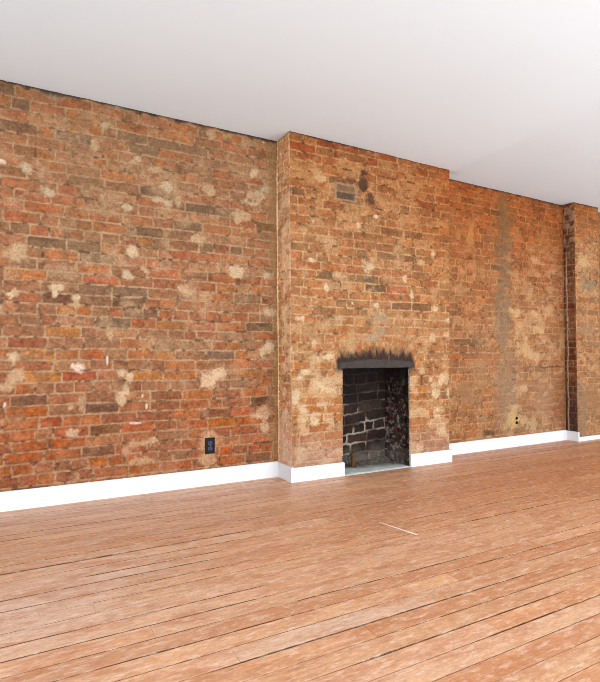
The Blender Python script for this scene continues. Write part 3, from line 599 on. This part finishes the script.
# ------------------------------------------------------------------ fireplace
FY = -0.226
fire = thing('fireplace', 'small open brick fireplace, soot-black inside, set in the projecting chimney breast', 'fireplace', (2.575, FY, 0))
def local(o): o.location = (-2.575, -FY, 0); return o
def col_fire(seed, side_marks=0.0):
    def fn(U, Z):
        col, hgt, cov, rg = brick_field(U, Z, 'F', seed, PAL_F, (84, 70, 60), course=0.088, blen=0.22, joint=0.013, header_every=5, smear=0.20, wash=0.06, warp=0.018, altc=(62, 50, 44))
        pale = sst(0.44, 0.64, fbm(U * 7, Z * 9, seed + 40, 4)) * (1 - cov) * sst(.75, .45, Z)
        col = lerp(col, s2l((176, 160, 142)), (0.85 * pale)[..., None])
        spl = sst(0.56, 0.68, fbm(U * 34, Z * 34, seed + 41, 3)) * side_marks
        col = lerp(col, s2l((164, 156, 148)), (0.60 * spl)[..., None])
        rd = sst(0.62, 0.72, fbm(U * 26 + 5, Z * 26, seed + 42, 3)) * side_marks
        col = lerp(col, s2l((112, 54, 50)), (0.55 * rd)[..., None])
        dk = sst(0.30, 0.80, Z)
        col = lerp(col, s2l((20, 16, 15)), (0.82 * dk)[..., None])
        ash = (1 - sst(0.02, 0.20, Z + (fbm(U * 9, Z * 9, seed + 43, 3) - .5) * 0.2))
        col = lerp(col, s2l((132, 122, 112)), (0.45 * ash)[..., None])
        if side_marks == 1.0: col = col * (1 - 0.75 * sst(0.255, 0.285, U))[..., None]  # front strip darkened in colour to mute its window-lit edge
        return col, hgt * 2.2
    return fn
ZT = 1.15
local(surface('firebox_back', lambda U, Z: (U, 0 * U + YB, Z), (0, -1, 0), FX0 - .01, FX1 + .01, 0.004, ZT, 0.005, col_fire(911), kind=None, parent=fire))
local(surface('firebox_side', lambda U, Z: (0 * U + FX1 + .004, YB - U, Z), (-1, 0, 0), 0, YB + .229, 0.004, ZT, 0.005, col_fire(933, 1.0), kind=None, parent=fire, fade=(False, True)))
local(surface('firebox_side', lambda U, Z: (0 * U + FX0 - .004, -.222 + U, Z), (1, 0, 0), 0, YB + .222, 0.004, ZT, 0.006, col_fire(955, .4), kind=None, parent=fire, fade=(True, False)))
bm = bmesh.new()
bm_box(bm, FX0 - .02, FX1 + .02, FY + .012, YB + .02, ZT - .02, ZT)
bm_box(bm, FX0 - .02, FX1 + .02, FY + .008, FY + .03, FZ - .012, ZT)
local(from_bm('chimney_throat', bm, M_SOOT, fire))
# hearth slab: level with the boards, slightly uneven cement
bm = bmesh.new()
hx = np.linspace(FX0 - .002, FX1 + .012, 40); hy = np.linspace(-0.245, YB + .01, 24)
hv = []
for j, y in enumerate(hy):
    row = []
    for i, x in enumerate(hx):
        z = 0.005 + 0.004 * float(fbm(np.array(x * 14), np.array(y * 14), 60, 3)) + 0.03 * float(sst(-.02, .09, np.array(y)) * sst(2.55, 2.88, np.array(x))) * (0.5 + float(fbm(np.array(x * 20), np.array(y * 20), 66, 3)))
        if j == 0: z = 0.0
        row.append(bm.verts.new((x, y, z)))
    hv.append(row)
for j in range(len(hy) - 1):
    for i in range(len(hx) - 1): bm.faces.new((hv[j][i], hv[j][i + 1], hv[j + 1][i + 1], hv[j + 1][i]))
hs = local(from_bm('hearth_slab', bm, M_SLAB, fire, smooth=True))
hat = hs.data.color_attributes.new('tone', 'FLOAT_COLOR', 'POINT')
for i, v in enumerate(hs.data.vertices):
    x, y = v.co.x, v.co.y
    d = float(sst(-.17, .02, np.array(y - .10 * (x - 2.6) * -1 + .12 * (float(fbm(np.array(x * 9), np.array(y * 9), 68, 3)) - .5))))
    c_ = lerp(s2l((196, 202, 200)), s2l((104, 94, 82)), d)
    hat.data[i].color = (*c_, 1)
hs['label'] = 'pale grey cement hearth slab'
# cambered lintel bar
bm = bmesh.new(); nn = 24; ra = []; rb = []
for i in range(nn + 1):
    u = lerp(2.205, 2.955, i / nn)
    yy = -lerp(D1, D1R, (u - XB0) / (XB1 - XB0))
    zt = float(ARC_Z(u)) - 0.004 + 0.003 * random.uniform(-1, 1); zb = 0.836 + 0.002 * random.uniform(-1, 1)
    ra.append([bm.verts.new((u, yy - .010, zb + .003)), bm.verts.new((u, yy - .013, zb + .010)), bm.verts.new((u, yy - .012, zt - .010)), bm.verts.new((u, yy - .004, zt)), bm.verts.new((u, yy + .05, zt)), bm.verts.new((u, yy + .05, zb))])
for i in range(nn):
    for q in range(6):
        bm.faces.new((ra[i][q], ra[i + 1][q], ra[i + 1][(q + 1) % 6], ra[i][(q + 1) % 6]))
bm.faces.new(ra[0]); bm.faces.new(ra[-1][::-1])
li = local(from_bm('lintel', bm, M_LATCH, fire)); li['label'] = 'soot-blackened cambered lintel'

# rusty stub standing on the hearth
def lathe(bm, prof, cx, cy, seg=16):
    rings = []
    for r, z in prof: rings.append([bm.verts.new((cx + r * math.cos(2 * math.pi * i / seg), cy + r * math.sin(2 * math.pi * i / seg), z)) for i in range(seg)])
    for a, b in zip(rings, rings[1:]):
        for i in range(seg): bm.faces.new((a[i], a[(i + 1) % seg], b[(i + 1) % seg], b[i]))
    bm.faces.new(rings[0][::-1]); bm.faces.new(rings[-1])
st = thing('pipe_stub', 'short rusty brown pipe stub standing at the left of the fireplace hearth', 'pipe', (2.475, -.03, .006))
bm = bmesh.new(); lathe(bm, [(.016, 0), (.016, .085), (.014, .09)], 0, 0); from_bm('pipe', bm, M_RUST, st, smooth=False)
bm = bmesh.new(); lathe(bm, [(.021, .088), (.024, .092), (.024, .112), (.018, .120), (.006, .122)], 0, 0, 8); from_bm('cap', bm, M_RUST, st)
bm = bmesh.new(); lathe(bm, [(.036, -.002), (.038, .004), (.030, .010), (.017, .012)], 0, 0, 18); from_bm('flange', bm, M_RUST, st)

# loose lumps of mortar at the back right of the hearth: too broken to count
bm = bmesh.new(); rr = random.Random(3)
for i in range(170):
    a = rr.random()
    x = 2.50 + 0.39 * (1 - a * a); y = YB - .012 - abs(rr.gauss(0, .05)) * (0.4 + 1.2 * (1 - a)); s = rr.uniform(.006, .017)
    if y < -.12: continue
    zg = 0.006 + 0.03 * float(sst(-.02, .09, np.array(y)) * sst(2.55, 2.88, np.array(x)))
    r = bmesh.ops.create_icosphere(bm, subdivisions=1, radius=s)
    for v in r['verts']:
        v.co = Vector((x + v.co.x * rr.uniform(.8, 1.5), min(y + v.co.y * rr.uniform(.7, 1.3), YB - .004), zg + s * .35 + v.co.z * rr.uniform(.45, .85)))
rb_ = from_bm('mortar_rubble', bm, M_RUBBLE); rb_['kind'] = 'stuff'
rb_['label'] = 'loose grey crumbs of fallen mortar heaped at the back of the hearth'; rb_['category'] = 'rubble'

# ------------------------------------------------------------------ wall socket on the left wall
so = thing('electrical_outlet', 'dark blue duplex electrical outlet low on the brick wall left of the chimney breast', 'outlet', (1.2325, -.0065, .285))
bm = bmesh.new(); bm_box(bm, -.0365, .0365, -.008, .003, -.058, .058, .003); from_bm('cover_plate', bm, M_NAVY, so)
for s in (-1, 1):
    bm = bmesh.new(); seg = 24; pts = []
    for i in range(seg):                       # round receptacle with flattened top and bottom
        a = 2 * math.pi * i / seg
        pts.append((0.0175 * math.cos(a), max(-.0135, min(.0135, 0.0175 * math.sin(a))) + s * .0195))
    f0 = [bm.verts.new((x, -.0075, z)) for x, z in pts]; f1 = [bm.verts.new((x * .95, -.0105, s * .0195 + (z - s * .0195) * .95)) for x, z in pts]
    for i in range(seg): bm.faces.new((f0[i], f0[(i + 1) % seg], f1[(i + 1) % seg], f1[i]))
    bm.faces.new(f1)
    rc = from_bm('receptacle', bm, M_NAVY2, so)
    bm = bmesh.new()
    bm_box(bm, -.0075, -.0050, -.0112, -.0100, s * .0195 - .001, s * .0195 + .0085)
    bm_box(bm, .0050, .0075, -.0112, -.0100, s * .0195 + .0005, s * .0195 + .0080)
    bm_box(bm, -.0022, .0022, -.0112, -.0100, s * .0195 - .0095, s * .0195 - .0050, .001)
    from_bm('contact_slot', bm, M_BLACK, rc)
bm = bmesh.new(); lathe(bm, [(.0036, 0), (.0036, .002), (.0025, .0026)], 0, 0, 12)
sc_ = from_bm('screw', bm, M_STEEL, so); sc_.rotation_euler = (math.pi / 2, 0, 0); sc_.location = (0, -.0075, 0)

# old empty outlet box plastered into the alcove wall
ob = thing('old_outlet', 'old plastered-over outlet with two dark holes low on the wall right of the chimney breast', 'outlet', (4.528, -.0150, .266))
bm = bmesh.new(); n = 28; ring = []; rng = random.Random(9)
rads = [1 + 0.22 * math.sin(3 * 2 * math.pi * i / n + 1) + 0.16 * math.sin(5 * 2 * math.pi * i / n) + rng.uniform(-.12, .12) for i in range(n)]
outer = [bm.verts.new((0.070 * rads[i] * math.cos(2 * math.pi * i / n) - .028, .0055, 0.082 * rads[i] * math.sin(2 * math.pi * i / n))) for i in range(n)]
inner = [bm.verts.new((v.co.x * .78 - .005, -.003, v.co.z * .78)) for v in outer]
for i in range(n): bm.faces.new((outer[i], outer[(i + 1) % n], inner[(i + 1) % n], inner[i]))
bm.faces.new(inner)
from_bm('plaster_surround', bm, M_PLASTER, ob, smooth=False)
for dz in (.024, -.022):
    bm = bmesh.new(); n = 14
    a = [bm.verts.new((.017 * math.cos(2 * math.pi * i / n), -.0062, dz + .014 * math.sin(2 * math.pi * i / n))) for i in range(n)]
    b = [bm.verts.new((v.co.x * 1.15, -.0045, dz + (v.co.z - dz) * 1.15)) for v in a]
    for i in range(n): bm.faces.new((b[i], b[(i + 1) % n], a[(i + 1) % n], a[i]))
    bm.faces.new(a)
    from_bm('knockout_hole', bm, M_BLACK, ob)

# ------------------------------------------------------------------ light
w = bpy.data.worlds.new('daylight'); bpy.context.scene.world = w; w.use_nodes = True
bg = w.node_tree.nodes['Background']; bg.inputs['Color'].default_value = (0.93, 0.97, 1.0, 1); bg.inputs['Strength'].default_value = 1.05
def area(name, loc, target, sx, sy, power, col=(1, 1, 1)):
    l = bpy.data.lights.new(name, 'AREA'); l.shape = 'RECTANGLE'; l.size = sx; l.size_y = sy; l.energy = power; l.color = col
    o = bpy.data.objects.new(name, l); COL.objects.link(o); o.location = loc
    o.rotation_euler = (Vector(target) - Vector(loc)).to_track_quat('-Z', 'Y').to_euler()
    return o
area('window_light', (-2.6, -4.9, 1.5), (2.2, 0, 1.2), 2.4, 2.0, 120, (1.0, 0.98, 0.95))
area('window_light', (2.5, -5.6, 1.5), (2.5, 0, 1.2), 2.4, 2.0, 60, (1.0, 0.98, 0.95))
for x in (-0.5, 4.0, 8.0):
    area('ceiling_fill_light', (x, -5.6, 0.7), (x, -1.6, 2.6), 3.6, 1.6, 112 if x < 3 else 165, (0.90, 0.96, 1.0))  # unseen uplights added to brighten the ceiling

# ------------------------------------------------------------------ camera
yaw, pitch, roll = .5027, .0246, .0014
F0 = Vector((math.sin(yaw), math.cos(yaw), 0)); R0 = Vector((math.cos(yaw), -math.sin(yaw), 0)); U0 = Vector((0, 0, 1))
F = F0 * math.cos(pitch) + U0 * math.sin(pitch); U1 = -F0 * math.sin(pitch) + U0 * math.cos(pitch)
R = R0 * math.cos(roll) + U1 * math.sin(roll); U = -R0 * math.sin(roll) + U1 * math.cos(roll)
cam = bpy.data.cameras.new('camera'); co_ = bpy.data.objects.new('camera', cam); COL.objects.link(co_)
m = Matrix((( R.x, U.x, -F.x, 0.0), (R.y, U.y, -F.y, -3.606), (R.z, U.z, -F.z, .9536), (0, 0, 0, 1)))
co_.matrix_world = m
cam.sensor_fit = 'VERTICAL'; cam.sensor_height = 36.0; cam.lens = 36.0 * 513.7156 / 682.0
cam.clip_start = 0.05; cam.clip_end = 100
sc = bpy.context.scene; sc.camera = co_
sc.view_settings.view_transform = 'Standard'; sc.view_settings.look = 'None'
sc.cycles.filter_width = 0.9
sc.view_settings.exposure = 0.0; sc.view_settings.gamma = 1.0
